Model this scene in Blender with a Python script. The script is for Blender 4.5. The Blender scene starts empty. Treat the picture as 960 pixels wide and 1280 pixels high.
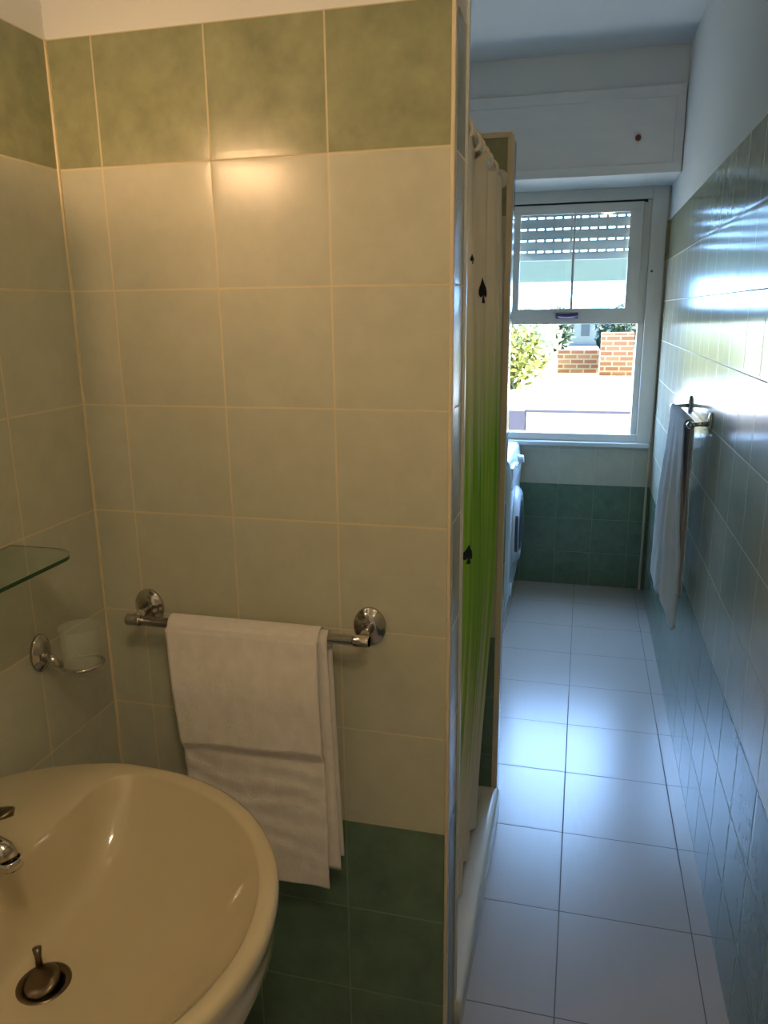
import bpy, bmesh, math, random
from mathutils import Vector, Matrix, noise
S = bpy.context.scene
C = S.collection
PI = math.pi
H = 1.557            # eye height above the floor

# ------------------------------------------------------------------ camera
cd = bpy.data.cameras.new('camera'); cam = bpy.data.objects.new('camera', cd); C.objects.link(cam)
cd.sensor_fit = 'VERTICAL'; cd.sensor_height = 36.0; cd.lens = 971.0 / 1280.0 * 36.0
cd.clip_start = 0.02; cd.clip_end = 400
Rm = Matrix(((0.9695694, -0.04989372, 0.23967852), (0.24454388, 0.24357731, -0.93854589), (-0.0115527, 0.96859729, 0.24836631)))
cam.matrix_world = Matrix.Translation((0, 0, H)) @ Rm.to_4x4()
S.camera = cam

# ------------------------------------------------------------------ light
w = bpy.data.worlds.new('sky'); S.world = w; w.use_nodes = True
bg = w.node_tree.nodes['Background']; bg.inputs[0].default_value = (0.31, 0.55, 1.0, 1)
_g = w.node_tree.nodes.new('ShaderNodeTexCoord'); _s = w.node_tree.nodes.new('ShaderNodeSeparateXYZ'); _r = w.node_tree.nodes.new('ShaderNodeMapRange')
w.node_tree.links.new(_g.outputs['Generated'], _s.inputs[0]); w.node_tree.links.new(_s.outputs[1], _r.inputs[0])   # hazy sky, far brighter on the sun's side
for _i, _v in enumerate((-.3, .8, 1.2, 16.0)): _r.inputs[_i + 1].default_value = _v
w.node_tree.links.new(_r.outputs[0], bg.inputs[1])
sd = bpy.data.lights.new('sun', 'SUN'); sd.energy = 17.0; sd.angle = 0.01; sd.color = (1, .95, .86)
so = bpy.data.objects.new('sun', sd); C.objects.link(so); so.location = (12, 9, 14)
so.rotation_euler = Vector((-1.0, -0.04, -1.2)).to_track_quat('-Z', 'Y').to_euler()
pd = bpy.data.lights.new('window_portal', 'AREA'); pd.shape = 'RECTANGLE'; pd.size = .95; pd.size_y = 1.4
pd.cycles.is_portal = True
po = bpy.data.objects.new('window_portal', pd); C.objects.link(po); po.location = (-.08, 4.60, 1.5)
po.rotation_euler = (-PI / 2, 0, 0)
S.view_settings.view_transform = 'Standard'; S.view_settings.look = 'None'
S.view_settings.exposure = 1.05; S.view_settings.gamma = 1.0; S.view_settings.use_curve_mapping = False
LAMP = 1.0           # strength factor of the mirror lamp

# ------------------------------------------------------------------ materials
def srgb(r, g, b):
    f = lambda c: c / 12.92 if c <= .04045 else ((c + .055) / 1.055) ** 2.4
    return (f(r / 255), f(g / 255), f(b / 255), 1)
def mat(name, col, rough=.5, metal=0, **kw):
    m = bpy.data.materials.new(name); m.use_nodes = True
    b = m.node_tree.nodes['Principled BSDF']
    b.inputs['Base Color'].default_value = col; b.inputs['Roughness'].default_value = rough; b.inputs['Metallic'].default_value = metal
    for k, v in kw.items(): b.inputs[k.replace('_', ' ')].default_value = v
    return m
class NT:
    def __init__(s, m): s.t = m.node_tree; s.m = m; s.b = s.t.nodes['Principled BSDF']
    def n(s, kind, **kw):
        x = s.t.nodes.new(kind)
        for k, v in kw.items(): setattr(x, k, v)
        return x
    def l(s, a, b): s.t.links.new(a, b)
    def m_(s, op, a, b=None, c=None):
        x = s.n('ShaderNodeMath', operation=op)
        for i, v in enumerate((a, b, c)):
            if v is None: continue
            if isinstance(v, (int, float)): x.inputs[i].default_value = v
            else: s.l(v, x.inputs[i])
        return x.outputs[0]
    def mixc(s, f, a, b):
        x = s.n('ShaderNodeMix', data_type='RGBA')
        for i, v in ((0, f), (6, a), (7, b)):
            if isinstance(v, (int, float)): x.inputs[i].default_value = v
            elif isinstance(v, tuple): x.inputs[i].default_value = v
            else: s.l(v, x.inputs[i])
        return x.outputs[2]
    def mixf(s, f, a, b):
        x = s.n('ShaderNodeMix', data_type='FLOAT')
        for i, v in ((0, f), (2, a), (3, b)):
            if isinstance(v, (int, float)): x.inputs[i].default_value = v
            else: s.l(v, x.inputs[i])
        return x.outputs[0]
    def noise(s, scale, detail=3, vec=None, rough=.5):
        x = s.n('ShaderNodeTexNoise'); x.inputs['Scale'].default_value = scale; x.inputs['Detail'].default_value = detail
        x.inputs['Roughness'].default_value = rough
        if vec is not None: s.l(vec, x.inputs['Vector'])
        return x.outputs[0]
    def ramp(s, f, lo, hi, a=0., b=1.):
        x = s.n('ShaderNodeMapRange'); s.l(f, x.inputs[0])
        for i, v in enumerate((lo, hi, a, b)): x.inputs[i + 1].default_value = v
        return x.outputs[0]
    def pos(s): return s.n('ShaderNodeNewGeometry').outputs['Position']
    def bump(s, h, dist, strength=1.):
        x = s.n('ShaderNodeBump'); x.inputs['Distance'].default_value = dist; x.inputs['Strength'].default_value = strength
        s.l(h, x.inputs['Height']); s.l(x.outputs[0], s.b.inputs['Normal']); return x

LIGHT_TILE = srgb(190, 189, 168); GREEN_TOP = srgb(146, 148, 114); GREEN_LOW = srgb(98, 122, 102)
GROUT = srgb(216, 198, 160); PAINT = srgb(226, 226, 222)
def tile_mat(name, ox, oy, tile=.2, rough=.16, tops=2.0, seams=True, wav=.0014):
    m = mat(name, (1, 1, 1, 1)); t = NT(m); t.b.inputs['Specular IOR Level'].default_value = .42
    g = t.n('ShaderNodeNewGeometry'); P = g.outputs['Position']
    sp = t.n('ShaderNodeSeparateXYZ'); t.l(P, sp.inputs[0]); sn = t.n('ShaderNodeSeparateXYZ'); t.l(g.outputs['True Normal'], sn.inputs[0])
    fx = t.m_('GREATER_THAN', t.m_('ABSOLUTE', sn.outputs[0]), .5)
    h = t.mixf(fx, t.m_('SUBTRACT', sp.outputs[0], ox), t.m_('SUBTRACT', sp.outputs[1], oy))
    u = t.m_('DIVIDE', h, tile); v = t.m_('DIVIDE', sp.outputs[2], tile)
    def edge(x):
        f = t.m_('FRACT', x); return t.m_('MULTIPLY', t.m_('MINIMUM', f, t.m_('SUBTRACT', 1.0, f)), tile)
    d = t.m_('MINIMUM', edge(u), edge(v)) if seams else edge(v)
    gr = t.ramp(d, .0010, .0019, 1, 0)
    istile = t.m_('LESS_THAN', sp.outputs[2], tops)
    cell = t.n('ShaderNodeCombineXYZ'); t.l(t.m_('FLOOR', u), cell.inputs[0]); t.l(t.m_('FLOOR', v), cell.inputs[1]); t.l(fx, cell.inputs[2])
    wn = t.n('ShaderNodeTexWhiteNoise'); t.l(cell.outputs[0], wn.inputs['Vector'])
    off = t.n('ShaderNodeVectorMath', operation='SCALE'); t.l(wn.outputs['Color'], off.inputs[0]); off.inputs['Scale'].default_value = 7
    pv = t.n('ShaderNodeVectorMath', operation='ADD'); t.l(P, pv.inputs[0]); t.l(off.outputs[0], pv.inputs[1])
    n1 = t.ramp(t.noise(17, 4, pv.outputs[0], .58), .27, .74); n2 = t.ramp(t.noise(60, 2, pv.outputs[0]), .2, .8)
    nn = t.m_('ADD', t.m_('MULTIPLY', n1, .75), t.m_('MULTIPLY', n2, .25))
    top = t.m_('GREATER_THAN', sp.outputs[2], 1.8); low = t.m_('LESS_THAN', sp.outputs[2], .6)
    sc = lambda c, k: (c[0] * k, c[1] * k, c[2] * k, 1)
    base = t.mixc(nn, sc(LIGHT_TILE, .92), sc(LIGHT_TILE, 1.07))
    base = t.mixc(top, base, t.mixc(nn, sc(GREEN_TOP, .74), sc(GREEN_TOP, 1.25)))
    base = t.mixc(low, base, t.mixc(nn, sc(GREEN_LOW, .80), sc(GREEN_LOW, 1.30)))
    base = t.mixc(t.m_('MULTIPLY', gr, .8), base, t.mixc(low, GROUT, srgb(128, 150, 120)))
    base = t.mixc(istile, PAINT, base)
    t.l(base, t.b.inputs['Base Color'])
    t.l(t.mixf(istile, .85, t.mixf(gr, rough, .7)), t.b.inputs['Roughness'])
    # pillowed tile edges, slight waviness and sunk joints
    pil = t.ramp(d, .0, .012, 0, 1); pil = t.m_('POWER', pil, .4)
    w2 = t.n('ShaderNodeSeparateXYZ'); t.l(wn.outputs['Color'], w2.inputs[0])
    tilt = t.m_('ADD', t.m_('MULTIPLY', t.m_('SUBTRACT', w2.outputs[0], .5), t.m_('FRACT', u)), t.m_('MULTIPLY', t.m_('SUBTRACT', w2.outputs[1], .5), t.m_('FRACT', v)))
    hh = t.m_('ADD', t.m_('ADD', t.m_('MULTIPLY', tilt, .003 if wav else .0008), t.m_('MULTIPLY', pil, .0006)), t.m_('MULTIPLY', t.noise(5, 1, pv.outputs[0]), wav))
    t.bump(t.m_('MULTIPLY', hh, istile), 1.0, .8)
    return m
M = {}
M['tile_left'] = tile_mat('tile_left', 0, 1.257)
M['tile_mid'] = tile_mat('tile_mid', -.805, 1.257, rough=.25)
M['tile_right'] = tile_mat('tile_right', 0, .15, rough=.15, wav=0.)
M['tile_window'] = tile_mat('tile_window', .09, 4.45)
M['tile_shower'] = tile_mat('tile_shower', -.207, 0)

def floor_mat():
    m = mat('floor_tiles', (1, 1, 1, 1)); t = NT(m); P = t.pos(); sp = t.n('ShaderNodeSeparateXYZ'); t.l(P, sp.inputs[0])
    u = t.m_('DIVIDE', t.m_('SUBTRACT', sp.outputs[0], .009), .3333); v = t.m_('DIVIDE', t.m_('SUBTRACT', sp.outputs[1], 1.473), .3334)
    def edge(x):
        f = t.m_('FRACT', x); return t.m_('MULTIPLY', t.m_('MINIMUM', f, t.m_('SUBTRACT', 1.0, f)), .3333)
    d = t.m_('MINIMUM', edge(u), edge(v)); gr = t.ramp(d, .0011, .0021, 1, 0)
    n1 = t.noise(9, 4); n2 = t.noise(120, 2)
    c = t.mixc(t.ramp(n1, .1, .9), srgb(168, 160, 150), srgb(184, 176, 166)); c = t.mixc(t.ramp(n2, .1, .9), c, srgb(178, 170, 162))
    c = t.mixc(t.m_('MULTIPLY', gr, .9), c, srgb(92, 84, 78)); t.l(c, t.b.inputs['Base Color'])
    t.l(t.mixf(gr, t.ramp(n1, .1, .9, .24, .28), .8), t.b.inputs['Roughness'])
    t.bump(t.m_('ADD', t.m_('MULTIPLY', t.ramp(d, 0, .004), .0002), t.m_('MULTIPLY', n2, .00012)), 1.0, .8)
    return m
M['floor'] = floor_mat()
def plain(name, col, rough, var=.06, scale=8, bump=0, bscale=60, metal=0, **kw):
    m = mat(name, col, rough, metal, **kw); t = NT(m); n = t.noise(scale, 4)
    a = tuple(max(0, c * (1 - var)) for c in col[:3]) + (1,); b = tuple(min(1, c * (1 + var)) for c in col[:3]) + (1,)
    t.l(t.mixc(t.ramp(n, .3, .7), a, b), t.b.inputs['Base Color'])
    if bump: t.bump(t.noise(bscale, 3), bump, .7)
    return m
M['paint'] = plain('white_wall_paint', PAINT, .85, .02, 3, .0006, 90)
M['ceiling'] = plain('ceiling_paint', srgb(216, 214, 212), .9, .02, 3)
M['trim'] = plain('cream_plastic_trim', srgb(214, 200, 168), .35, .03)
M['wtrim'] = plain('pale_plastic_trim', srgb(205, 208, 204), .3, .03)
M['seam'] = plain('cream_corner_sealant', srgb(222, 206, 168), .5, .05)
M['frame'] = plain('cream_window_paint', srgb(212, 208, 200), .42, .03)
M['boxw'] = plain('box_white_paint', srgb(228, 226, 222), .5, .03)
M['dark'] = plain('dark_gap', srgb(50, 44, 42), .7)
M['ceramic'] = plain('glazed_ceramic', srgb(204, 190, 158), .07, .015, 5, IOR=1.5, Coat_Weight=.5, Coat_Roughness=.03)
M['tray'] = plain('white_shower_ceramic', srgb(226, 224, 212), .15, .02)
M['chrome'] = plain('chrome', srgb(196, 190, 184), .12, .04, 20, metal=1)
M['darkchrome'] = plain('tarnished_chrome', srgb(120, 108, 92), .3, .15, 60, metal=1)
M['hole'] = plain('drain_dark', srgb(42, 32, 24), .5)
M['enamel'] = plain('white_enamel', srgb(206, 214, 222), .22, .02)
M['grey'] = plain('dark_grey_plastic', srgb(58, 64, 72), .3, .05)
M['violet'] = plain('dark_violet_handle', srgb(62, 48, 98), .35, .1, 30)
M['plug'] = plain('brown_plug', srgb(140, 66, 48), .6, .1, 40)
M['ring'] = plain('white_plastic_ring', srgb(232, 220, 198), .35, .03)
M['rod'] = plain('white_rod', srgb(210, 205, 190), .35, .03)
M['ink'] = plain('black_print', srgb(16, 14, 18), .5, .05)
M['shade'] = plain('lamp_metal', srgb(150, 140, 120), .3, .03, metal=1)
M['mirror'] = plain('mirror_glass', srgb(220, 222, 220), .04, .01, metal=1)
M['cabinet'] = plain('cabinet_white', srgb(214, 210, 200), .4, .03)

def cloth_mat(name, col, scale=900):
    m = plain(name, col, .92, .05, 14); t = NT(m); b = t.bump(t.m_('ADD', t.m_('MULTIPLY', t.noise(scale * .4, 2), .6), t.m_('MULTIPLY', t.noise(60, 3), .6)), .0022, .9)
    t.b.inputs['Sheen Weight'].default_value = .25
    return m
M['towel'] = cloth_mat('white_terry', srgb(246, 238, 228))
M['towel2'] = cloth_mat('white_cotton', srgb(250, 248, 248))
def thin(m, k):
    t = NT(m); o = [n for n in t.t.nodes if n.type == 'OUTPUT_MATERIAL'][0]; tl = t.n('ShaderNodeBsdfTranslucent'); tl.inputs[0].default_value = (.85, .86, .88, 1)
    mx = t.n('ShaderNodeMixShader'); mx.inputs[0].default_value = k; t.l(t.b.outputs[0], mx.inputs[1]); t.l(tl.outputs[0], mx.inputs[2]); t.l(mx.outputs[0], o.inputs[0])
thin(M['towel2'], .35)
def glass_mat(name, col, rough, tint=0.):
    m = mat(name, col, rough); b = m.node_tree.nodes['Principled BSDF']; b.inputs['Transmission Weight'].default_value = 1; b.inputs['IOR'].default_value = 1.45
    return m
M['glass'] = glass_mat('shelf_glass', (.82, .93, .86, 1), .02)
M['glass_edge'] = plain('green_glass_edge', srgb(28, 84, 54), .1, .1, 30, Transmission_Weight=.3)
M['frost'] = mat('frosted_tumbler_glass', srgb(214, 220, 200), .25, 0, Alpha=.17)
def pane_mat():
    m = bpy.data.materials.new('window_pane'); m.use_nodes = True; t = m.node_tree; t.nodes.remove(t.nodes['Principled BSDF'])
    o = [n for n in t.nodes if n.type == 'OUTPUT_MATERIAL'][0]
    tr = t.nodes.new('ShaderNodeBsdfTransparent'); tr.inputs[0].default_value = (.93, .97, .95, 1)
    gl = t.nodes.new('ShaderNodeBsdfGlossy'); gl.inputs[1].default_value = .02
    lw = t.nodes.new('ShaderNodeFresnel'); lw.inputs[0].default_value = 1.5
    mx = t.nodes.new('ShaderNodeMixShader'); t.links.new(lw.outputs[0], mx.inputs[0]); t.links.new(tr.outputs[0], mx.inputs[1]); t.links.new(gl.outputs[0], mx.inputs[2])
    t.links.new(mx.outputs[0], o.inputs[0]); return m
M['pane'] = pane_mat()
def curtain_mat():
    m = mat('printed_shower_curtain', (1, 1, 1, 1), .45); t = NT(m); P = t.pos(); sp = t.n('ShaderNodeSeparateXYZ'); t.l(P, sp.inputs[0])
    uv = t.n('ShaderNodeUVMap').outputs[0]; su = t.n('ShaderNodeSeparateXYZ'); t.l(uv, su.inputs[0])
    cv = t.n('ShaderNodeCombineXYZ'); t.l(t.m_('MULTIPLY', su.outputs[0], 40.), cv.inputs[0]); t.l(t.m_('MULTIPLY', sp.outputs[2], .35), cv.inputs[1])
    st = t.ramp(t.noise(1., 2, cv.outputs[0]), .32, .68)
    cv2 = t.n('ShaderNodeCombineXYZ'); t.l(t.m_('MULTIPLY', su.outputs[0], 95.), cv2.inputs[0]); t.l(t.m_('MULTIPLY', sp.outputs[2], .5), cv2.inputs[1])
    st2 = t.ramp(t.noise(1., 2, cv2.outputs[0]), .35, .65)
    z = sp.outputs[2]
    up = t.ramp(t.m_('ADD', z, t.m_('MULTIPLY', st, .28)), 1.36, 1.72, 1, 0)
    dn = t.ramp(t.m_('SUBTRACT', z, t.m_('MULTIPLY', st2, .34)), .22, .62, 0, 1)
    f = t.m_('MULTIPLY', up, dn)
    gcol = t.mixc(st2, srgb(92, 182, 34), srgb(172, 222, 90)); gcol = t.mixc(t.ramp(z, .75, 1.3), srgb(150, 196, 84), gcol)
    t.l(t.mixc(f, srgb(244, 236, 214), gcol), t.b.inputs['Base Color'])
    o = [n for n in t.t.nodes if n.type == 'OUTPUT_MATERIAL'][0]
    tl = t.n('ShaderNodeBsdfTranslucent'); t.l(t.mixc(f, srgb(244, 236, 214), gcol), tl.inputs[0])
    mx = t.n('ShaderNodeMixShader'); mx.inputs[0].default_value = .2; t.l(t.b.outputs[0], mx.inputs[1]); t.l(tl.outputs[0], mx.inputs[2]); t.l(mx.outputs[0], o.inputs[0])
    return m
M['curtain'] = curtain_mat()
def emis(name, col, s):
    m = mat(name, (.9, .8, .6, 1), .3); b = m.node_tree.nodes['Principled BSDF']
    b.inputs['Emission Color'].default_value = col; b.inputs['Emission Strength'].default_value = s; return m
M['bulb'] = emis('warm_bulb', (1, .60, .31, 1), 215 * LAMP)
M['bulb2'] = emis('warm_fill_globe', (1, .77, .48, 1), 26.0 * LAMP)
# outdoors
M['pavement'] = plain('pale_sunlit_paving', srgb(216, 210, 196), .9, .05, 2)
M['grass'] = plain('dry_grass', srgb(186, 186, 140), .95, .12, 3)
M['parapet'] = plain('cream_render', srgb(170, 160, 124), .9, .03, 3)
M['greybox'] = plain('grey_render', srgb(86, 80, 90), .8, .05)
M['leaf1'] = plain('sunny_leaves', srgb(112, 114, 34), .6, .35, 2.5)
M['leaf2'] = plain('dark_leaves', srgb(40, 62, 44), .6, .3, 1.5)
M['leaf3'] = plain('pale_leaves', srgb(170, 180, 140), .6, .2, 1.5)
M['bark'] = plain('bark', srgb(90, 76, 62), .9, .2, 9)
M['houseblue'] = plain('pale_blue_house', srgb(120, 134, 150), .8, .04)
M['housewin'] = plain('blue_window_shade', srgb(60, 72, 96), .3, .05)
M['roof'] = plain('roof_tile', srgb(170, 120, 100), .8, .1)
M['awning'] = plain('grey_green_timber', srgb(120, 132, 118), .8, .04)
M['shutter'] = plain('shutter_grey_green', srgb(176, 182, 180), .5, .04)
def brick_mat():
    m = mat('brick', (1, 1, 1, 1), .9); t = NT(m); br = t.n('ShaderNodeTexBrick'); g = t.pos(); sp = t.n('ShaderNodeSeparateXYZ'); t.l(g, sp.inputs[0])
    cv = t.n('ShaderNodeCombineXYZ'); t.l(sp.outputs[0], cv.inputs[0]); t.l(sp.outputs[2], cv.inputs[1]); t.l(cv.outputs[0], br.inputs['Vector'])
    br.inputs['Color1'].default_value = srgb(128, 80, 54); br.inputs['Color2'].default_value = srgb(148, 108, 78); br.inputs['Mortar'].default_value = srgb(156, 136, 112)
    br.inputs['Scale'].default_value = 1.; br.inputs['Brick Width'].default_value = .36; br.inputs['Row Height'].default_value = .13; br.inputs['Mortar Size'].default_value = .022
    t.l(br.outputs[0], t.b.inputs['Base Color']); return m
M['brick'] = brick_mat()

# ------------------------------------------------------------------ helpers
def obj(name, bm, m, parent=None, smooth=False, bevel=0, mods=None):
    me = bpy.data.meshes.new(name); bmesh.ops.recalc_face_normals(bm, faces=bm.faces[:]); bm.to_mesh(me); bm.free()
    o = bpy.data.objects.new(name, me); C.objects.link(o)
    for mm in (m if isinstance(m, (list, tuple)) else [m]): me.materials.append(mm)
    if smooth:
        for p in me.polygons: p.use_smooth = True
    if bevel:
        b = o.modifiers.new('bevel', 'BEVEL'); b.width = bevel; b.segments = 3; b.limit_method = 'ANGLE'; b.angle_limit = .6; b.harden_normals = False
        for p in me.polygons: p.use_smooth = True
        wn = o.modifiers.new('wn', 'WEIGHTED_NORMAL'); wn.keep_sharp = True
    if parent is not None:
        o.parent = parent; o.matrix_parent_inverse = Matrix.Translation(-parent.location)
    return o
def thing(name, label, cat, loc, group=None):
    o = bpy.data.objects.new(name, None); C.objects.link(o); o.location = loc; o.empty_display_size = .05
    o['label'] = label; o['category'] = cat
    if group: o['group'] = group
    return o
def tag(o, label, cat, group=None, kind=None):
    o['label'] = label; o['category'] = cat
    if group: o['group'] = group
    if kind: o['kind'] = kind
    return o
def struct(name, bm, m, label, parent=None, **kw):
    o = obj(name, bm, m, parent, **kw)
    if parent is None: o['kind'] = 'structure'; o['label'] = label; o['category'] = name.split('_')[0]
    return o
def box(bm, a, b):
    a, b = [min(x, y) for x, y in zip(a, b)], [max(x, y) for x, y in zip(a, b)]
    v = [bm.verts.new((x, y, z)) for x in (a[0], b[0]) for y in (a[1], b[1]) for z in (a[2], b[2])]
    for f in ((0, 1, 3, 2), (4, 6, 7, 5), (0, 4, 5, 1), (2, 3, 7, 6), (0, 2, 6, 4), (1, 5, 7, 3)): bm.faces.new([v[i] for i in f])
    return bm
def B(*boxes):
    bm = bmesh.new()
    for a, b in boxes: box(bm, a, b)
    return bm
def tube(bm, pts, r, seg=16, cap=True, closed=False):
    pts = [Vector(p) for p in pts]; n = len(pts); rings = []; prev = None
    rr = r if isinstance(r, (list, tuple)) else [r] * n
    for i, p in enumerate(pts):
        a = pts[(i - 1) % n] if (closed or i > 0) else p; c = pts[(i + 1) % n] if (closed or i < n - 1) else p
        d = (c - a).normalized()
        if prev is None: u = d.orthogonal().normalized()
        else: u = (prev - d * prev.dot(d)).normalized()
        prev = u; v = d.cross(u)
        rings.append([bm.verts.new(p + (u * math.cos(2 * PI * k / seg) + v * math.sin(2 * PI * k / seg)) * rr[i]) for k in range(seg)])
    for i in range(n if closed else n - 1):
        A, Bq = rings[i], rings[(i + 1) % n]
        for k in range(seg): bm.faces.new((A[k], A[(k + 1) % seg], Bq[(k + 1) % seg], Bq[k]))
    if cap and not closed: bm.faces.new(rings[0][::-1]); bm.faces.new(rings[-1])
    return bm
def lathe(bm, origin, axis, prof, seg=32):
    """prof: list of (distance along axis, radius)"""
    o = Vector(origin); d = Vector(axis).normalized(); u = d.orthogonal().normalized(); v = d.cross(u); rings = []
    for t, r in prof:
        if r < 1e-6: rings.append([bm.verts.new(o + d * t)])
        else: rings.append([bm.verts.new(o + d * t + (u * math.cos(2 * PI * k / seg) + v * math.sin(2 * PI * k / seg)) * r) for k in range(seg)])
    for A, Q in zip(rings, rings[1:]):
        for k in range(seg):
            k2 = (k + 1) % seg
            if len(A) == 1 and len(Q) == 1: continue
            if len(A) == 1: bm.faces.new((A[0], Q[k2], Q[k]))
            elif len(Q) == 1: bm.faces.new((A[k], A[k2], Q[0]))
            else: bm.faces.new((A[k], A[k2], Q[k2], Q[k]))
    return bm
def loft(bm, rings, cap0=False, cap1=False):
    R = [[bm.verts.new(p) for p in r] for r in rings]; n = len(R[0])
    for A, Q in zip(R, R[1:]):
        for k in range(n): bm.faces.new((A[k], A[(k + 1) % n], Q[(k + 1) % n], Q[k]))
    if cap0: bm.faces.new(R[0])
    if cap1: bm.faces.new(R[-1])
    return bm
def sheet(fn, nu, nv, thick=0, uv=False):
    """grid of fn(u,v); closed slab when thick>0 (offset along the local normal)"""
    bm = bmesh.new(); P = [[Vector(fn(i / nu, j / nv)) for j in range(nv + 1)] for i in range(nu + 1)]
    def nrm(i, j):
        a = P[min(i + 1, nu)][j] - P[max(i - 1, 0)][j]; b = P[i][min(j + 1, nv)] - P[i][max(j - 1, 0)]
        return a.cross(b).normalized()
    V = [[bm.verts.new(P[i][j]) for j in range(nv + 1)] for i in range(nu + 1)]
    if uv: L = bm.loops.layers.uv.new('UVMap')
    for i in range(nu):
        for j in range(nv):
            f = bm.faces.new((V[i][j], V[i + 1][j], V[i + 1][j + 1], V[i][j + 1]))
            if uv:
                for lp, (a, b) in zip(f.loops, ((i, j), (i + 1, j), (i + 1, j + 1), (i, j + 1))): lp[L].uv = (a / nu, b / nv)
    if thick:
        W = [[bm.verts.new(P[i][j] - nrm(i, j) * thick) for j in range(nv + 1)] for i in range(nu + 1)]
        for i in range(nu):
            for j in range(nv): bm.faces.new((W[i][j + 1], W[i + 1][j + 1], W[i + 1][j], W[i][j]))
        for i in range(nu):
            bm.faces.new((V[i + 1][0], V[i][0], W[i][0], W[i + 1][0])); bm.faces.new((V[i][nv], V[i + 1][nv], W[i + 1][nv], W[i][nv]))
        for j in range(nv):
            bm.faces.new((V[0][j], V[0][j + 1], W[0][j + 1], W[0][j])); bm.faces.new((V[nu][j + 1], V[nu][j], W[nu][j], W[nu][j + 1]))
    return bm
def smst(x, a, b):
    t = max(0., min(1., (x - a) / (b - a))); return t * t * (3 - 2 * t)

# ------------------------------------------------------------------ the room
XL, XR, YB, YW, ZC = -.89, .39, -1.3, 4.45, 2.69
YP = 1.257; XE = -.207
struct('floor', B(((XL - .15, YB - .15, -.1), (XR + .15, YW + .15, 0))), M['floor'], 'pale beige square floor tiles with dark joints')
struct('ceiling', B(((XL - .15, YB - .15, ZC), (XR + .15, YW + .15, ZC + .12))), M['ceiling'], 'plain white ceiling')
struct('wall_left', B(((XL - .15, YB - .15, 0), (XL, YW + .15, ZC))), M['tile_left'], 'green tiled wall behind the washbasin')
struct('wall_right', B(((XR, YB - .15, 0), (XR + .15, YW + .15, ZC))), M['tile_right'], 'long glossy tiled wall on the right')
struct('wall_back', B(((XL, YB - .15, 0), (XR, YB, ZC))), M['paint'], 'plain painted wall behind the viewer')
struct('wall_middle', B(((XL, YP, 0), (XE, YP + .125, ZC))), M['tile_mid'], 'tiled partition wall carrying the towel bar')
struct('wall_shower', B(((XL, 2.20, 0), (XE, 2.32, 2.0))), M['tile_shower'], 'two metre high tiled shower partition')
WX0, WX1, WZ0 = -.55, .372, .845
struct('wall_window', B(((XL, YW, 0), (XR, YW + .15, WZ0)), ((XL, YW, WZ0), (WX0, YW + .15, 2.2)), ((WX1, YW, WZ0), (XR, YW + .15, 2.2)),
       ((XL, YW, 2.166), (XR, YW + .15, ZC)), ((XL, 4.04, 2.53), (XR, YW, ZC))), M['tile_window'], 'window wall with green tiles below the sill')
# trims
struct('trim_1', B(((XE - .003, YP - .005, 0), (XE + .004, YP + .014, ZC))), M['trim'], 'cream corner strip on the partition edge', bevel=.002)
struct('trim_2', B(((XL, YP - .004, .0), (XL + .004, YP, 2.0))), M['seam'], 'cream sealant line in the tiled corner')
struct('trim_3', B(((XE - .012, 2.196, 0), (XE + .005, 2.215, 2.0)), ((XE - .65, 2.196, 1.992), (XE, 2.21, 2.006))), M['trim'], 'cream strip on the shower partition edge', bevel=.002)
struct('trim_4', B(((.366, YW - .012, 0), (.378, YW, 2.0))), M['trim'], 'thin vertical strip beside the window', bevel=.002)
struct('trim_5', B(((XE - .002, YP + .122, 0.09), (XE + .005, YP + .134, ZC))), M['wtrim'], 'pale strip on the far edge of the partition', bevel=.002)

# shutter box over the window
FX0 = XL + .002
sb = thing('shutter_box', 'white panelled roller shutter box above the window', 'shutter box', (-.25, 4.06, 2.165))
obj('body', B(((FX0, 4.030, 2.175), (XR - .002, 4.40, 2.528))), M['boxw'], sb)
obj('panel_frame', B(((FX0, 4.018, 2.165), (XR - .004, 4.040, 2.205)), ((FX0, 4.018, 2.480), (XR - .004, 4.034, 2.528)), ((.345, 4.018, 2.2), (XR - .004, 4.034, 2.485))), M['boxw'], sb, bevel=.003)
obj('base_board', B(((FX0, 4.02, 2.163), (XR - .002, YW - .002, 2.177))), M['frame'], sb)
bm = bmesh.new(); lathe(bm, (.190, 4.031, 2.318), (0, -1, 0), [(0, .0), (0, .013), (.004, .013), (.007, .009), (.008, 0)], 20)
tag2 = obj('plug', bm, M['plug'], sb, smooth=True); tag2['label'] = 'small reddish brown plug'

# ------------------------------------------------------------------ window
wn_ = bpy.data.objects.new('window_1', None); C.objects.link(wn_); wn_.location = (-.09, 4.5, WZ0)
wn_['kind'] = 'structure'; wn_['label'] = 'cream sash window raised halfway over a garden view'; wn_['category'] = 'window'
F0, F1 = 4.425, 4.50
obj('window_frame', B(((WX0, F0, WZ0 + .008), (-.492, F1, 2.163)), ((.300, F0, WZ0 + .008), (WX1 + .006, F1, 2.163)), ((-.492, F0, 2.104), (.300, F1, 2.163)),
       ((-.492, F0 + .006, WZ0 + .008), (.300, F1, .893)), ((.266, F0 + .024, .893), (.300, F1, 1.488)), ((.258, F0 + .03, 1.486), (.300, F1, 2.12)), ((-.492, F0 + .024, .893), (-.46, F1, 1.488)), ((-.492, F0 + .03, 1.486), (-.45, F1, 2.12))), M['frame'], wn_, bevel=.003)
obj('head_gap_shade', B(((-.47, F0 + .016, 2.092), (.278, F0 + .040, 2.106))), M['dark'], wn_)  # solid dark strip painted as the shade above the sash
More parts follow.
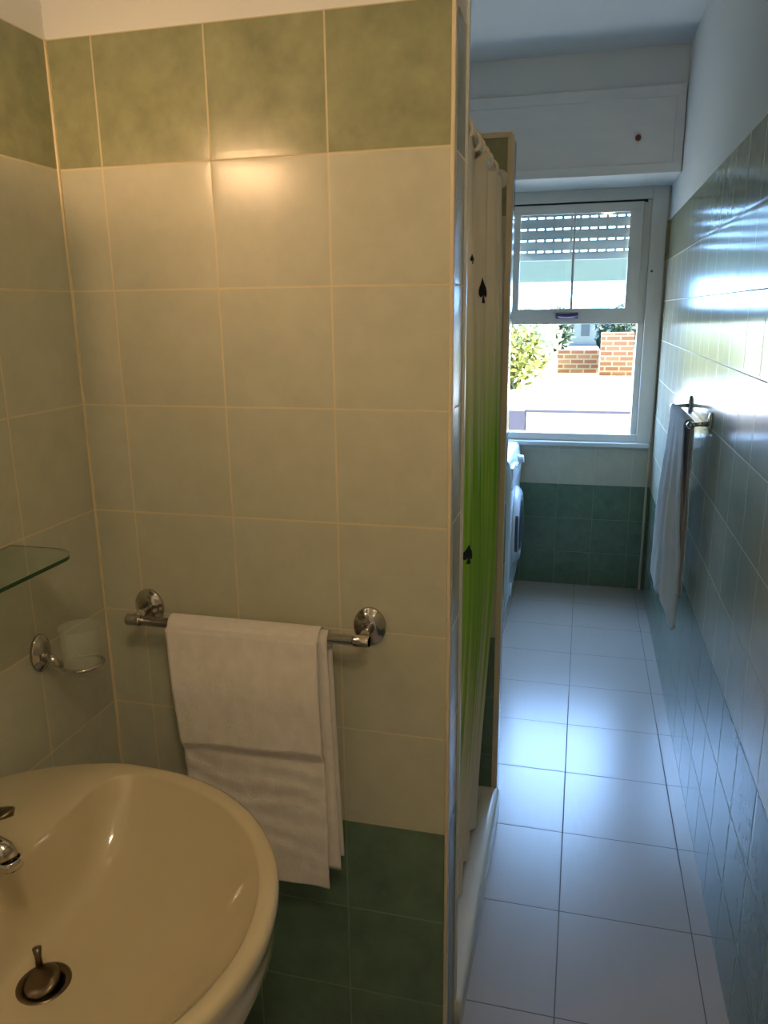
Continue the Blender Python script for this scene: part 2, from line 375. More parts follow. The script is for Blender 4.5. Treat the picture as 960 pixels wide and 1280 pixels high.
sa = obj('sash', B(((-.455, F0 + .008, 1.486), (.262, F0 + .045, 1.566)), ((-.455, F0 + .008, 2.05), (.262, F0 + .045, 2.095)),
       ((-.455, F0 + .008, 1.56), (-.362, F0 + .045, 2.06)), ((.196, F0 + .008, 1.56), (.262, F0 + .045, 2.06)), ((-.088, F0 + .012, 1.56), (-.074, F0 + .04, 2.06))), M['frame'], wn_, bevel=.003)
obj('glass', B(((-.365, F0 + .024, 1.56), (.2, F0 + .028, 2.06))), M['pane'], sa)
bm = bmesh.new()
hp = [(-.155 + .11 * k / 16, F0 - .004 - .016 * math.sin(PI * k / 16) ** .5, 1.532) for k in range(17)]
tube(bm, hp, [.006 + .007 * math.sin(PI * k / 16) ** .6 for k in range(17)], 12)
box(bm, (-.158, F0 + .002, 1.517), (-.042, F0 + .009, 1.547))
ho = obj('pull_handle', bm, M['violet'], sa, smooth=True, bevel=0); ho['label'] = 'dark violet pull handle'
bm = bmesh.new(); lathe(bm, (.318, F0 + .001, 1.75), (0, -1, 0), [(0, 0), (0, .006), (.004, .005), (.005, 0)], 12)
obj('screw', bm, M['dark'], wn_, smooth=True)
obj('sill', B(((WX0, F0 - .03, .826), (WX1 - .004, YW + .10, .850))), M['wtrim'], wn_, bevel=.004)

# roller shutter, half lowered, with light slots
bm = bmesh.new(); zb = 1.822; row = .0575; x0, x1 = -.475, .283; ys, ye = 4.525, 4.535
pitch = .0462; nsl = 16
box(bm, (x0, ys - .003, zb), (x1, ye + .003, zb + .030))
z = zb + .030
for k in range(7):
    zs0 = z + .012 if k == 0 else z + .049
    box(bm, (x0, ys, z), (x1, ye, zs0)); zs1 = zs0 + .0085
    xx = x0
    while xx < x1:
        box(bm, (xx, ys + .001, zs0), (min(xx + .014, x1), ye - .001, zs1)); xx += pitch
    z = zs1
box(bm, (x0, ys, z), (x1, ye, 2.35))
sh = obj('roller_shutter', bm, M['shutter']); tag(sh, 'grey green roller shutter half lowered outside the upper sash, rows of light slots', 'roller shutter')

# ------------------------------------------------------------------ washbasin
ZR = .847; CX, CY = -.635, .685
def outline(n):
    """outer plan as a closed polygon"""
    pts = []
    for k in range(61):
        a = -PI / 2 + PI * k / 60; pts.append((-.655 + .327 * math.cos(a), CY + .310 * math.sin(a)))
    for x, hy in ((-.69, .311), (-.72, .306), (-.77, .291), (-.816, .270), (-.85, .248), (-.872, .228), (XL + .001, .20)): pts.append((x, CY + hy))
    for x, hy in reversed(((-.69, .311), (-.72, .306), (-.77, .291), (-.816, .270), (-.85, .248), (-.872, .228), (XL + .001, .20))): pts.append((x, CY - hy))
    return pts
def inner():
    pts = []
    for k in range(61):
        a = -PI / 2 + PI * k / 60; pts.append((-.655 + .303 * math.cos(a), CY + .284 * math.sin(a)))
    pts += [(-.675, CY + .280), (-.692, CY + .268), (-.702, CY + .250), (-.706, CY + .22)]
    pts += [(-.712, CY), (-.706, CY - .22), (-.702, CY - .250), (-.692, CY - .268), (-.675, CY - .280)]
    return pts
def rayhit(poly, a):
    d = (math.cos(a), math.sin(a)); best = 0
    for (ax, ay), (bx, by) in zip(poly, poly[1:] + poly[:1]):
        ex, ey = bx - ax, by - ay; den = d[0] * ey - d[1] * ex
        if abs(den) < 1e-12: continue
        t = ((ax - CX) * ey - (ay - CY) * ex) / den; s = ((ax - CX) * d[1] - (ay - CY) * d[0]) / den
        if t > 0 and -1e-6 <= s <= 1 + 1e-6: best = max(best, t)
    return best
NA = 144; OUT = outline(0); INN = inner()
angs = [2 * PI * k / NA for k in range(NA)]
ro = [rayhit(OUT, a) for a in angs]; ri = [rayhit(INN, a) for a in angs]
def ring(rad, z): return [(max(CX + math.cos(a) * rad[k], XL + .001), CY + math.sin(a) * rad[k], z if not callable(z) else z(k)) for k, a in enumerate(angs)]
rings = []
dr = .030
for j in range(35):                       # drain -> inner edge
    t = 1 - (1 - j / 34) ** 1.3; rad = [dr + (r - .0025 - dr) * t for r in ri]
    front = [max(0., math.cos(a)) for a in angs]
    dep = lambda k, t=t: ZR - .004 - .112 * (1 - (t ** (4.2 - 1.5 * front[k]))) - (.006 * (1 - t))
    rings.append(ring(rad, dep))
rings.append(ring([r - .001 for r in ri], ZR - .0012)); rings.append(ring([r + .002 for r in ri], ZR))
rings.append(ring([r + (q - r) * .5 for r, q in zip(ri, ro)], ZR + .001))
rings.append(ring([r - .006 for r in ro], ZR)); rings.append(ring([r - .0018 for r in ro], ZR - .002)); rings.append(ring(ro, ZR - .007))
rings.append(ring([r - .001 for r in ro], ZR - .020)); rings.append(ring([r - .006 for r in ro], ZR - .032)); rings.append(ring([r - .007 for r in ro], ZR - .05))
for s, zz in ((.97, .775), (.93, .745), (.85, .71), (.72, .675), (.56, .65), (.42, .635)): rings.append(ring([r * s if True else r for r in ro], zz))
basin = thing('washbasin', 'cream ceramic washbasin with rounded front fixed to the left tiled wall', 'washbasin', (-.80, CY, 0))
bm = loft(bmesh.new(), rings, cap0=False, cap1=True)
obj('bowl', bm, M['ceramic'], basin, smooth=True)
bm = bmesh.new()
loft(bm, [[(CX - .07 + s * .105 * math.cos(a), CY + s * .095 * math.sin(a), zz) for a in [2 * PI * k / 40 for k in range(40)]] for s, zz in ((1.15, .002), (1.1, .03), (.85, .12), (.78, .35), (.9, .55), (1.15, .65))], True, True)
obj('pedestal', bm, M['ceramic'], basin, smooth=True)
zd = ZR - .004 - .112 - .006
bm = bmesh.new(); lathe(bm, (CX, CY, zd), (0, 0, 1), [(-.05, 0), (-.05, .022), (-.006, .0235), (.0005, .0275), (.0018, .031), (.0002, .034), (-.004, .034)], 40)
dn = obj('drain', bm, [M['darkchrome']], basin, smooth=True); dn['label'] = 'tarnished metal drain ring'
bm = bmesh.new(); ax = Vector((-.18, -.32, 1)).normalized()
lathe(bm, (CX + .002, CY - .002, zd + .001), ax, [(0, 0), (0, .012), (.003, .0225), (.007, .0235), (.010, .021), (.011, .010), (.011, 0)], 36)
pg = obj('drain_plug', bm, M['darkchrome'], basin, smooth=True); pg['label'] = 'tilted dark metal pop-up plug'
bm = bmesh.new(); tube(bm, [(CX - .014, CY + .012, zd + .008), (CX - .016, CY + .014, zd + .024), (CX - .018, CY + .016, zd + .036)], [.005, .0042, .006], 12)
obj('plug_stem', bm, M['darkchrome'], pg, smooth=True)

# mixer tap on the basin deck (only the tips of spout and lever reach into the picture)
tp = thing('mixer_tap', 'chrome mixer tap at the back of the washbasin', 'tap', (-.80, CY, ZR))
bm = bmesh.new(); lathe(bm, (-.80, CY, ZR), (0, 0, 1), [(.0, 0), (.0, .027), (.006, .027), (.01, .022), (.06, .021), (.078, .023), (.085, .018), (.088, 0)], 32)
obj('tap_body', bm, M['chrome'], tp, smooth=True)
bm = bmesh.new(); tube(bm, [(-.795, CY, ZR + .045), (-.76, CY, ZR + .062), (-.70, CY - .002, ZR + .078), (-.678, CY - .004, ZR + .080), (-.661, CY - .005, ZR + .076), (-.653, CY - .006, ZR + .064)], [.016, .015, .0135, .013, .0125, .0115], 20)
lathe(bm, (-.653, CY - .006, ZR + .066), (.12, 0, -1), [(.0, .012), (.001, .0135), (.012, .0135), (.013, .010), (.010, .0)], 24)
obj('spout', bm, M['chrome'], tp, smooth=True)
bm = bmesh.new()
lev = []
for t in [i / 30 for i in range(31)]:
    x = -.80 + .145 * t; zz = ZR + .092 + .026 * t; wv = (.016 - .005 * math.sin(PI * t)) * (1 if t < .88 else math.sqrt(max(.02, 1 - ((t - .88) / .12) ** 2)))
    lev.append([(x + .0 * math.cos(a), CY + .012 * t + wv * math.cos(a), zz + .0045 * math.sin(a)) for a in [2 * PI * k / 16 for k in range(16)]])
loft(bm, lev, True, True); obj('lever', bm, M['darkchrome'], tp, smooth=True)

# ------------------------------------------------------------------ glass shelf
gs = thing('glass_shelf', 'clear glass shelf with green edge and rounded corner on the left wall', 'shelf', (XL, .70, 1.195))
def rounded(x0, x1, y0, y1, r, seg=8):
    P = [(x0, y0)]
    for cx, cy, a0 in ((x1 - r, y0 + r, -PI / 2), (x1 - r * 1.2, y1 - r, 0)):
        for k in range(seg + 1):
            a = a0 + PI / 2 * k / seg; P.append((cx + (r if a0 < 0 else r * 1.2) * math.cos(a), cy + r * math.sin(a)))
    P.append((x0, y1)); return P
SP = rounded(XL + .0015, -.757, .42, 1.026, .045)
bm = bmesh.new(); loft(bm, [[(x, y, 1.192) for x, y in SP], [(x, y, 1.198) for x, y in SP]], True, True)
go = obj('glass_plate', bm, [M['glass'], M['glass_edge']], gs)
for p in go.data.polygons:
    if abs(p.normal.z) < .5: p.material_index = 1
for yy in (.48, .90):
    bm = bmesh.new(); lathe(bm, (XL, yy, 1.184), (1, 0, 0), [(0, 0), (0, .014), (.004, .014), (.006, .008), (.03, .008), (.032, 0)], 20)
    obj('shelf_clip', bm, M['chrome'], gs, smooth=True)

# ------------------------------------------------------------------ tumbler holder and tumbler
def plate(bm, o, d, rx, rz, depth=.014):
    """oval rose on a wall; d = outward unit vector; stepped oval dome"""
    o = Vector(o); d = Vector(d); s = d.cross(Vector((0, 0, 1))).normalized(); R_ = []
    for t, k in ((0, 1.0), (.004, 1.0), (.006, .94), (.007, .82), (.010, .74), (.013, .52), (depth, .36), (depth, .0001)):
        R_.append([o + d * t + s * rx * k * math.cos(a) + Vector((0, 0, rz * k * math.sin(a))) for a in [2 * PI * q / 36 for q in range(36)]])
    loft(bm, R_, True, True)
th = thing('tumbler_holder', 'chrome wall ring with oval rose on the left wall below the glass shelf', 'holder', (XL, 1.058, .99))
bm = bmesh.new(); plate(bm, (XL + .0005, 1.058, .993), (1, 0, 0), .024, .034); obj('wall_plate', bm, M['chrome'], th, smooth=True)
TC = (-.824, 1.083)
bm = bmesh.new(); tube(bm, [(XL + .010, 1.058, .990), (XL + .026, 1.055, .986), (XL + .036, 1.056, .978), (TC[0] - .030, 1.0655, .970)], [.0085, .0075, .0065, .006], 14); obj('arm', bm, M['chrome'], th, smooth=True)
bm = bmesh.new(); tube(bm, [(TC[0] + .0345 * math.cos(a), TC[1] + .0345 * math.sin(a), .969) for a in [2 * PI * k / 48 for k in range(48)]], .0032, 10, closed=True); obj('ring', bm, M['chrome'], th, smooth=True)
tm = bmesh.new(); lathe(tm, (TC[0], TC[1], .948), (0, 0, 1), [(0, 0), (0, .026), (.003, .0290), (.024, .0308), (.026, .0335), (.09, .0352), (.0905, .0342), (.09, .0332), (.026, .0315), (.006, .0265), (.005, 0)], 40)
to = obj('tumbler', tm, M['frost'], smooth=True); tag(to, 'frosted glass tumbler standing in the chrome wall ring', 'tumbler')

# ------------------------------------------------------------------ towel bar and towel on the partition
tb = thing('towel_bar', 'chrome towel bar with oval roses on the partition wall under a folded towel', 'towel bar', (-.57, YP, 1.0))
BY, BZ = 1.198, 1.007
for px_ in (-.790, -.349):
    bm = bmesh.new(); plate(bm, (px_, YP - .0005, 1.012), (0, -1, 0), .030, .036); r_ = obj('wall_plate', bm, M['chrome'], tb, smooth=True)
    bm = bmesh.new(); tube(bm, [(px_, YP - .012, 1.012), (px_, YP - .035, 1.010), (px_, BY + .002, BZ)], [.011, .008, .010], 16); lathe(bm, (px_ - .014, BY, BZ), (1, 0, 0), [(0, 0), (0, .0098), (.002, .0106), (.026, .0106), (.028, .0098), (.028, 0)], 20)
    obj('bracket', bm, M['chrome'], r_, smooth=True)
bm = bmesh.new(); tube(bm, [(-.803, BY, BZ), (-.335, BY, BZ)], .0092, 20); obj('bar', bm, M['chrome'], tb, smooth=True)

def hang_path(s, front, back, r, y0, z0, lf, lb, fy=0, by=0):
    """s 0..1 front bottom -> over the bar -> back bottom: returns (offset normal to bar, z)"""
    arc = PI * r; L = lf + arc + lb; d = s * L
    if d < lf: return (-r + front(d / lf if lf else 0), z0 - lf + d)
    if d < lf + arc:
        a = (d - lf) / r; return (-r * math.cos(a), z0 + r * math.sin(a))
    q = (d - lf - arc); return (r + back(q / lb), z0 - q)
random.seed(4)
tw = thing('bath_towel', 'white terry towel folded lengthwise over the bar beside the washbasin', 'towel', (-.56, BY, .51))
def inner_fn(u, v):
    fr = lambda t: .010 * (1 - t) * smst(1 - t, .0, .3)
    o_, z = hang_path(v, fr, lambda t: .006 * t, .0145, BY, BZ, .470, .455)
    x = -.700 + (.292) * u
    low = max(0, (1.0 - z) / .5); x += low * (.012 + .006 * (1 - u))
    o_ += .0015 * noise.noise(Vector((x * 14, z * 10, 3)))
    return (x, BY + o_, z)
obj('inner_fold', sheet(inner_fn, 24, 110, .004), M['towel'], tw, smooth=True)
def outer_fn(u, v):
    def fr(t):
        z = BZ - .495 + .495 * t
        e = -.0035 - .004 * smst(z, .70, .95) * math.sin(PI * smst(z, .78, 1.0))
        e += -.005 + .010 * smst(-z, -.785 - .012 * u, -.758 - .012 * u) - .009 * smst(-z, -.70, -.57)
        return e
    o_, z = hang_path(v, fr, lambda t: .001, .0195, BY, BZ, .495, .09)
    x = -.711 + .289 * u
    low = max(0, (BZ - z) / .495); x += low * (.026 * (1 - u) + .008 * u)
    if o_ < 0:
        k = smst(z, .50, .6) * smst(-z, -.80, -.74)
        o_ += .0010 * k * math.sin((z + .10 * x + .02 * noise.noise(Vector((x * 12, z * 8, 0)))) * 150)
        o_ += .004 * noise.noise(Vector((x * 9, z * 7, 1))) * min(1, low * 3) + .0012 * noise.noise(Vector((x * 40, z * 40, 1)))
        z += -.004 * u * low + .002 * math.sin(u * 9) * low
    return (x, BY + o_, z)
obj('outer_fold', sheet(outer_fn, 60, 170, .004), M['towel'], tw, smooth=True)

# ------------------------------------------------------------------ towel rail on the right wall
RX, RZ = .329, 1.209
rr = thing('towel_rail', 'chrome towel rail on the glossy right wall near the window', 'towel rail', (XR, 2.8, RZ))
for yy in (2.55, 3.05):
    bm = bmesh.new(); R_ = []
    for t, k in ((.0005, 1), (.005, 1), (.008, .85), (.011, .5), (.011, .001)):
        R_.append([(XR - t, yy + .020 * k * math.cos(a), RZ + .008 + .034 * k * math.sin(a)) for a in [2 * PI * q / 32 for q in range(32)]])
    loft(bm, R_, True, True); r_ = obj('wall_plate', bm, M['chrome'], rr, smooth=True)
    bm = bmesh.new(); tube(bm, [(XR - .008, yy, RZ + .006), (XR - .03, yy, RZ + .004), (RX, yy, RZ)], [.008, .0065, .0075], 14)
    lathe(bm, (RX, yy - .014, RZ), (0, 1, 0), [(0, 0), (.001, .006), (.006, .0105), (.014, .012), (.022, .0105), (.027, .006), (.028, 0)], 20); obj('bracket', bm, M['chrome'], r_, smooth=True)
bm = bmesh.new(); tube(bm, [(RX, 2.545, RZ), (RX, 3.055, RZ)], .007, 18); obj('bar', bm, M['chrome'], rr, smooth=True)
t2 = thing('hand_towel', 'crumpled white towel hanging in uneven folds from the rail on the right wall', 'towel', (RX, 2.8, .46))
def side_fn(y0, y1, lf, lb, r, ph, amp, bot):
    def fn(u, v):
        y = y0 + (y1 - y0) * u
        LF = lf + bot(u)
        arc = PI * r; L = LF + arc + lb; d = v * L
        if d < LF: o_, z = -r, RZ - LF + d; side = -1
        elif d < LF + arc: a = (d - LF) / r; o_, z = -r * math.cos(a), RZ + r * math.sin(a); side = 0
        else: o_, z = r, RZ - (d - LF - arc); side = 1
        low = max(0., (RZ - z) / .7); k = min(1, low * 2.2)
        f = math.sin(u * 2 * PI * 3.2 + ph + .8 * low) + .5 * math.sin(u * 2 * PI * 6.1 + ph * 2)
        if side < 0: o_ += -amp * k * (f * .5 + .35) + (-.014 * u + .010 * (1 - u)) * low
        elif side > 0: o_ += min(0, .3 * amp * k * f) + .006 * k
        y += .012 * low * math.sin(u * 14 + ph) + (.012 if u > .5 else -.0) * low - .02 * low * (u - .5)
        if side < 0: o_ += .034 * min(1, low * 1.5) * max(0, 1 - u / .3) ** 1.5
        o_ += .002 * noise.noise(Vector((y * 20, z * 14, ph)))
        return (RX + o_, y, z)
    return fn
obj('outer_layer', sheet(side_fn(2.585, 2.95, .665, .58, .014, .4, .017, lambda u: .055 * math.sin(u * 9 + .5) - .06 * u), 60, 90, .003), M['towel2'], t2, smooth=True)
obj('inner_layer', sheet(side_fn(2.63, 3.02, .56, .50, .010, 2.1, .013, lambda u: -.04 * math.sin(u * 11)), 60, 80, .002), M['towel2'], t2, smooth=True)

# ------------------------------------------------------------------ shower: tray, rod, curtain
TX = -.192
tr = thing('shower_tray', 'white shower tray with raised rim between the two tiled partitions', 'shower tray', (-.54, 1.79, 0))
Y0, Y1 = YP + .127, 2.198; X0 = XL + .002
bm = bmesh.new(); rings = []
def rect(x0, x1, y0, y1, z, r=.03, n=6):
    P = []
    for cx, cy, a0 in ((x1 - r, y0 + r, -PI / 2), (x1 - r, y1 - r, 0), (x0 + r, y1 - r, PI / 2), (x0 + r, y0 + r, PI)):
        for k in range(n + 1): a = a0 + PI / 2 * k / n; P.append((cx + r * math.cos(a), cy + r * math.sin(a), z))
    return P
rings = [rect(X0, TX, Y0, Y1, .0, .004), rect(X0, TX, Y0, Y1, .078, .004), rect(X0 + .001, TX - .003, Y0 + .001, Y1 - .001, .086, .005), rect(X0 + .006, TX - .010, Y0 + .006, Y1 - .006, .090, .01),
         rect(X0 + .03, TX - .045, Y0 + .03, Y1 - .03, .090, .03), rect(X0 + .04, TX - .058, Y0 + .04, Y1 - .04, .082, .035), rect(X0 + .06, TX - .085, Y0 + .06, Y1 - .06, .035, .05), rect(X0 + .25, TX - .28, Y0 + .25, Y1 - .25, .028, .05)]
loft(bm, rings, True, True); obj('tray_body', bm, M['tray'], tr, smooth=True)
bm = bmesh.new(); lathe(bm, (-.55, 1.79, .027), (0, 0, 1), [(0, 0), (0, .045), (.004, .045), (.006, .035), (.006, 0)], 32); obj('drain_cover', bm, M['chrome'], tr, smooth=True)
CXc, ZRod = -.238, 1.893
bm = bmesh.new(); tube(bm, [(CXc, Y0, ZRod), (CXc, Y1 + .0, ZRod)], .011, 20)
for y_, d_ in ((Y0 - .001, 1), (Y1 + .001, -1)): lathe(bm, (CXc, y_, ZRod), (0, d_, 0), [(0, 0), (0, .024), (.006, .024), (.012, .014), (.012, 0)], 24)
rod = obj('curtain_rod', bm, M['rod'], smooth=True); tag(rod, 'white shower rod spanning the two tiled partitions', 'curtain rod')
cu = thing('shower_curtain', 'white shower curtain printed with green grass and black spades', 'curtain', (CXc, 1.75, .1))
def cur(u, z):
    spread = 1.0
    ya = Y0 + .008; yb = 2.075 - .05 * smst(-z, -1.85, -.6)
    y = ya + (yb - ya) * u
    f = smst(-z, -1.9, -1.5); amp = .016 + .010 * f
    ph = 2 * PI * (u * 4.6) + .5 * math.sin(z * 2.1) + 1.1 * f
    x = CXc + .006 + amp * math.sin(ph) + .004 * math.sin(ph * 2.3 + z * 3) + .010 * (u - .5)
    y += .010 * math.cos(ph * 1.0) * f
    x -= .030 * smst(-z, -1.0, -.1)
    return Vector((x, y, z))
def cur_fn(u, v):
    top = 1.872 - .020 * abs(math.sin(PI * u * 8.0)) + .010 * u
    return cur(u, .115 + (top - .115) * v)
co = obj('curtain_sheet', sheet(cur_fn, 150, 110, 0, uv=True), M['curtain'], cu, smooth=True)
def spade(cu_, cz, size):
    # outline of a playing card spade in a unit square, filled by fan, wrapped on the sheet
    P = []
    half = [(0, .5), (.05, .40), (.14, .26), (.30, .10), (.38, -.04), (.36, -.17), (.26, -.25), (.14, -.23), (.05, -.16), (.07, -.32), (.15, -.46), (0, -.46)]
    P = half + [(-x, y) for x, y in reversed(half[1:-1])]
    bm = bmesh.new(); NN = 10
    def wrap(x, y):
        uu = cu_ + x * size / .95; p = cur(uu, cz + y * size); q = cur(uu + .002, cz + y * size); d = (q - p).normalized(); n = Vector((d.y, -d.x, 0)); return p + n * .0018
    rings = [[bm.verts.new(wrap(x * k / 6, y * k / 6)) for x, y in P] for k in range(1, 7)]
    c = bm.verts.new(wrap(0, 0)); n = len(P)
    for k in range(n): bm.faces.new((c, rings[0][k], rings[0][(k + 1) % n]))
    for A, Q in zip(rings, rings[1:]):
        for k in range(n): bm.faces.new((A[k], Q[k], Q[(k + 1) % n], A[(k + 1) % n]))
    o = obj('spade_print', bm, M['ink'], co); o['label'] = 'black spade print'; return o
spade(.446, 1.600, .056); spade(.198, 1.072, .044); spade(.222, 1.655, .020)
for k in range(8):
    yy = Y0 + .03 + k * .083 + random.uniform(-.012, .012); bm = bmesh.new(); tl = random.uniform(-.35, .35)
    tube(bm, [(CXc + .016 * math.sin(a), yy + .016 * math.sin(a) * tl * 2.2, ZRod - .007 + .019 * math.cos(a)) for a in [2 * PI * q / 28 for q in range(28)]], .0038, 10, closed=True)
    obj('curtain_ring', bm, M['ring'], cu, smooth=True)

# ------------------------------------------------------------------ washing machine
wm = thing('washing_machine', 'white front-loading washing machine under the window left of the aisle', 'washing machine', (-.6, 4.11, 0))
mx, my0, my1 = -.318, 3.815, 4.405
bm = bmesh.new()
prof = [(mx - .03, .012), (mx - .012, .05), (mx, .12), (mx, .66), (mx + .004, .70), (mx + .003, .74), (mx - .012, .83), (mx - .03, .845), (mx - .54, .845), (mx - .54, .012)]
rings = [[(x, y, z) for x, z in prof] for y in (my0, my1)]
loft(bm, rings, True, True); obj('body', bm, M['enamel'], wm, bevel=.012)
for yy in (my0 + .06, my1 - .06):
    for xx in (mx - .48, mx - .08):
        bm = bmesh.new(); lathe(bm, (xx, yy, 0.0), (0, 0, 1), [(0, 0), (0, .02), (.008, .02), (.010, .012), (.02, .012), (.02, 0)], 16); obj('foot', bm, M['grey'], wm, smooth=True)
obj('panel_seam', B(((mx - .004, my0 + .004, .694), (mx + .0055, my1 - .004, .698))), M['grey'], wm)
bm = bmesh.new(); cyd, czd = 4.11, .435
lathe(bm, (mx - .002, cyd, czd), (1, 0, 0), [(0, .0), (0, .215), (.010, .212), (.024, .198), (.034, .180), (.034, .150), (.028, .142), (.028, .0)], 56)
dr_ = obj('door', bm, M['enamel'], wm, smooth=True)
bm = bmesh.new(); lathe(bm, (mx + .0275, cyd, czd), (1, 0, 0), [(0, .141), (.001, .141), (.010, .11), (.016, .06), (.018, 0)], 48); obj('door_glass', bm, M['grey'], dr_, smooth=True)
bm = bmesh.new(); tube(bm, [(mx + .022, cyd - .196 * math.cos(a), czd + .196 * math.sin(a)) for a in [-.5 + k / 10 for k in range(11)]], .010, 10); obj('door_handle', bm, M['grey'], dr_, smooth=True)
bm = bmesh.new(); lathe(bm, (mx - .006, 4.24, .772), (1, 0, .12), [(0, 0), (0, .030), (.008, .030), (.010, .024), (.032, .021), (.034, .018), (.034, 0)], 32); obj('dial', bm, M['enamel'], wm, smooth=True)
obj('detergent_drawer', B(((mx - .012, my0 + .02, .73), (mx + .006, my0 + .19, .80))), M['enamel'], wm, bevel=.004)
for k in range(4):
    bm = bmesh.new(); lathe(bm, (mx - .008, 4.04 + .032 * k, .768), (1, 0, .12), [(0, 0), (0, .009), (.014, .009), (.016, .007), (.016, 0)], 16); obj('button', bm, M['enamel'], wm, smooth=True)
bm = bmesh.new(); lathe(bm, (mx - .004, 3.93, .13), (1, 0, 0), [(0, 0), (0, .035), (.006, .035), (.010, .028), (.010, 0)], 28); obj('filter_cap', bm, M['enamel'], wm, smooth=True)

# ------------------------------------------------------------------ mirror cabinet and lamp (left wall, outside the picture edge)
mc = thing('mirror_cabinet', 'white mirror cabinet on the left wall above the washbasin', 'cabinet', (XL, .60, 1.3))
obj('body', B(((XL + .001, .30, 1.30), (-.785, .858, 1.845))), M['cabinet'], mc, bevel=.003)
for a_, b_ in ((.303, .578), (.582, .856)):
    obj('mirror_door', B(((-.785, a_, 1.303), (-.770, b_, 1.843))), M['mirror'], mc)
lp = thing('mirror_lamp', 'two small warm bulbs on a metal arm above the mirror cabinet', 'lamp', (XL, .84, 1.80))
LZ = 1.862
bm = bmesh.new(); lathe(bm, (XL + .0005, .76, 1.905), (1, 0, 0), [(0, 0), (0, .03), (.01, .028), (.01, 0)], 24)
tube(bm, [(XL + .002, .76, 1.905), (-.84, .76, 1.916), (-.80, .76, 1.918), (-.785, .76, 1.904)], .006, 12)
tube(bm, [(-.84, .76, 1.916), (-.80, .73, 1.922), (-.75, .70, 1.920), (-.735, .70, 1.904)], .006, 12); obj('arm', bm, M['shade'], lp, smooth=True)
for LX, LY in ((-.785, .76), (-.735, .70)):
    bm = bmesh.new(); lathe(bm, (LX, LY, LZ + .045), (0, 0, -1), [(0, 0), (0, .012), (.02, .012), (.02, 0)], 20); obj('socket', bm, M['shade'], lp, smooth=True)
    bm = bmesh.new(); lathe(bm, (LX, LY, LZ + .028), (0, 0, -1), [(0, 0), (.001, .006), (.006, .011), (.014, .015), (.023, .013), (.028, .007), (.030, 0)], 24); obj('bulb', bm, M['bulb'], lp, smooth=True)
    bm = bmesh.new(); lathe(bm, (LX, LY, LZ + .022), (0, 0, 1), [(0, .034), (.002, .036), (.020, .020), (.023, .012), (.020, .012), (.017, .020), (.0, .034)], 32); obj('light_cutoff_cone', bm, M['shade'], lp, smooth=True)  # added cone, keeps upward bulb light off the white wall
    bm = bmesh.new(); lathe(bm, (LX, LY, LZ - .013), (0, 0, 1), [(0, 0), (0, .018), (.002, .018), (.002, 0)], 32); tube(bm, [(LX - .016, LY, LZ - .012), (LX - .026, LY, LZ + .01), (LX - .020, LY, LZ + .036), (LX - .010, LY, LZ + .036)], .0022, 8)
    obj('light_cutoff_dish', bm, M['shade'], lp, smooth=True)  # added disc under the bulb, blocks its light from basin and lower wall

cl = thing('fill_lamp', 'added round fill lamp, unseen, over the front of the bathroom', 'lamp', (.17, -.2, ZC))  # added out of view as warm fill for the lower walls and curtain
bm = bmesh.new(); lathe(bm, (.17, -.2, ZC), (0, 0, -1), [(.0005, 0), (.0005, .10), (.025, .10), (.03, .09)], 32); obj('fill_lamp_rose', bm, M['shade'], cl, smooth=True)
bm = bmesh.new(); lathe(bm, (.17, -.2, ZC - .028), (0, 0, -1), [(0, .0), (.0, .085), (.03, .105), (.07, .10), (.10, .07), (.115, .03), (.118, 0)], 32); obj('globe', bm, M['bulb2'], cl, smooth=True)

# small dark speck on the floor
bm = bmesh.new(); lathe(bm, (.148, 1.408, 0), (0, 0, 1), [(0, 0), (0, .0035), (.002, .0028), (.0026, 0)], 10)
sk = obj('debris_crumb', bm, M['dark'], smooth=True); tag(sk, 'tiny black crumb lying on the floor tiles in the aisle', 'crumb')

# ------------------------------------------------------------------ outdoors
tag(obj('paved_yard', B(((-30, 4.62, -.16), (30, 21, -.10))), M['pavement']), 'pale sunlit paving of the yard outside the window', 'paving')
bpy.data.objects['paved_yard']['kind'] = 'structure'
tag(obj('lawn', B(((-60, 21, -.16), (60, 90, -.12))), M['grass']), 'dry pale lawn beyond the paved yard', 'lawn'); bpy.data.objects['lawn']['kind'] = 'structure'
pw = thing('garden_wall', 'low cream garden wall with thin grey coping just outside the window', 'wall', (0, 7.0, -.1))
obj('wall_body', B(((-.46, 6.92, -.10), (3.2, 7.08, .70))), M['parapet'], pw); obj('coping', B(((-.47, 6.90, .70), (3.22, 7.10, .722))), M['greybox'], pw)
tag(obj('gate_pillar', B(((-1.5, 6.90, -.10), (-.475, 7.10, .715))), M['greybox'], bevel=.01), 'grey purple block at the left end of the cream garden wall', 'pillar')
pgl = thing('pergola', 'grey green pergola crossbeam spanning the yard outside the window', 'pergola', (0, 8.0, -.1))
obj('crossbeam', B(((-2.6, 8.0, 1.825), (2.6, 8.14, 2.07))), M['awning'], pgl, bevel=.01)
for xx in (-2.4, 2.4): obj('post', B(((xx - .06, 8.01, -.1), (xx + .06, 8.13, 1.825))), M['awning'], pgl, bevel=.006)
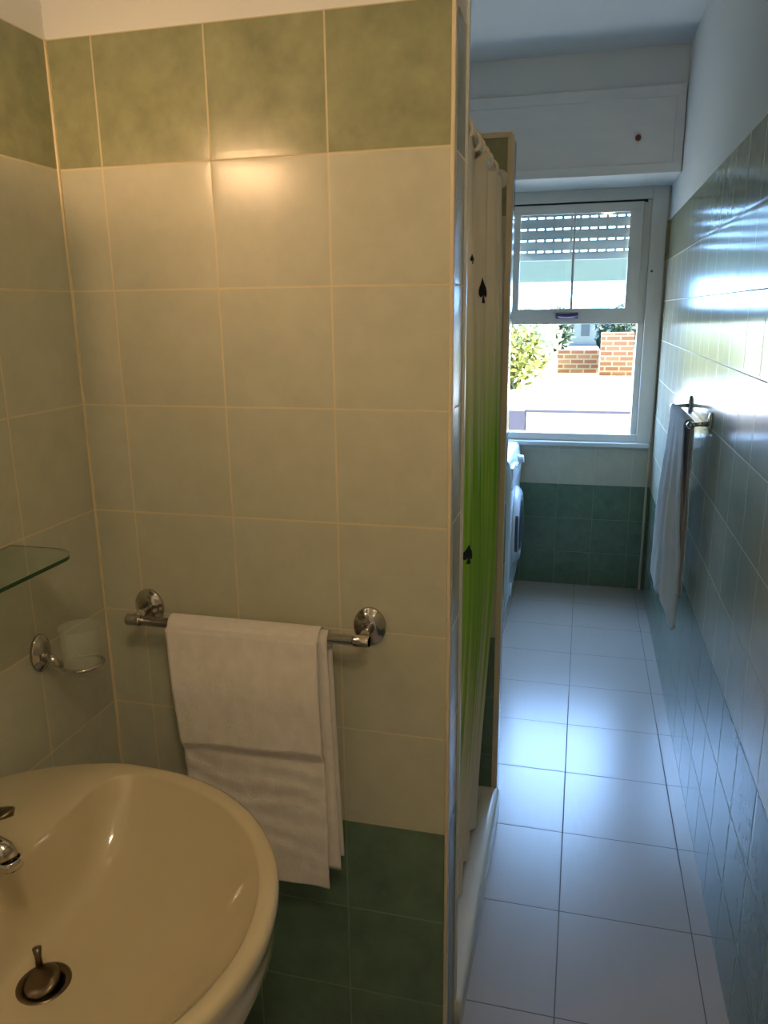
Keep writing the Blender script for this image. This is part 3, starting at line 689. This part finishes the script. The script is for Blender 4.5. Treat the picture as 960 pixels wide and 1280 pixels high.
# brick walls
tag(obj('brick_pier', B(((.42, 21.5, -.14), (1.24, 22.3, .98))), M['brick']), 'square orange brick pier at the far right of the yard', 'brick pier')
tag(obj('brick_garden_wall', B(((-.70, 22.4, -.14), (.40, 22.7, .50))), M['brick']), 'low brick wall left of the orange pier', 'brick wall')
def bush(name, label, cat, c, rad, n, m, leaf, trunk=0, seed=1, group=None):
    random.seed(seed); t = thing(name, label, cat, (c[0], c[1], -.13), group); bm = bmesh.new()
    for i in range(n):
        d = Vector((random.gauss(0, 1), random.gauss(0, 1), random.gauss(0, 1))).normalized() * (random.random() ** .4)
        p = Vector((c[0] + d.x * rad[0], c[1] + d.y * rad[1], c[2] + d.z * rad[2])); p.z = max(p.z, -.05)
        p += Vector([.18 * rad[0] * noise.noise(p * 1.7 + Vector((k * 9, 0, 0))) for k in range(3)])
        a = Vector((random.gauss(0, 1), random.gauss(0, 1), random.gauss(0, 1))).normalized(); b = a.orthogonal().normalized(); s = leaf * random.uniform(.6, 1.3)
        q = [p + a * s, p + b * s * .45, p - a * s, p - b * s * .45]; bm.faces.new([bm.verts.new(x) for x in q])
    obj('foliage', bm, m, t)
    bm = bmesh.new(); tube(bm, [(c[0], c[1], -.13), (c[0] + .05, c[1], c[2] * .5), (c[0], c[1], c[2])], [.05 + rad[0] * .05, .04 + rad[0] * .03, .03], 10); obj('trunk', bm, M['bark'], t, smooth=True)
bush('flowering_bush', 'sunlit yellow green bush at the left of the yard', 'bush', (-1.75, 17.5, .55), (1.0, .8, .75), 1500, M['leaf1'], .11, seed=3)
bush('pale_tree', 'pale overexposed tree behind the yellow green bush', 'tree', (-2.2, 24.0, .75), (1.5, 1.2, .85), 1900, M['leaf3'], .17, seed=5)
bush('dark_tree', 'slim dark green tree left of the pale blue house', 'tree', (-.90, 30, .8), (.42, .6, .9), 800, M['leaf2'], .17, seed=7)
bush('round_tree', 'dark green round tree behind the brick pier', 'tree', (1.25, 31, .85), (.95, 1.2, .85), 1300, M['leaf2'], .17, seed=8)
bush('corner_shrub', 'grey green shrub touching the right side of the brick pier', 'shrub', (1.95, 19.9, .45), (.42, .6, .8), 900, M['leaf2'], .1, seed=9)
hb = thing('outbuilding', 'low pale blue outbuilding far behind the brick wall', 'shed', (.4, 40, -.1))
obj('walls', B(((-1.6, 40, -.12), (3.2, 43, 1.55))), M['houseblue'], hb)
obj('roof', B(((-1.75, 39.8, 1.55), (3.35, 43.2, 1.68))), M['houseblue'], hb, bevel=.02)
for xx in (-.75, .0, .8, 2.2): obj('window', B(((xx - .2, 39.96, .35), (xx + .2, 40.02, 1.2))), M['housewin'], hb)
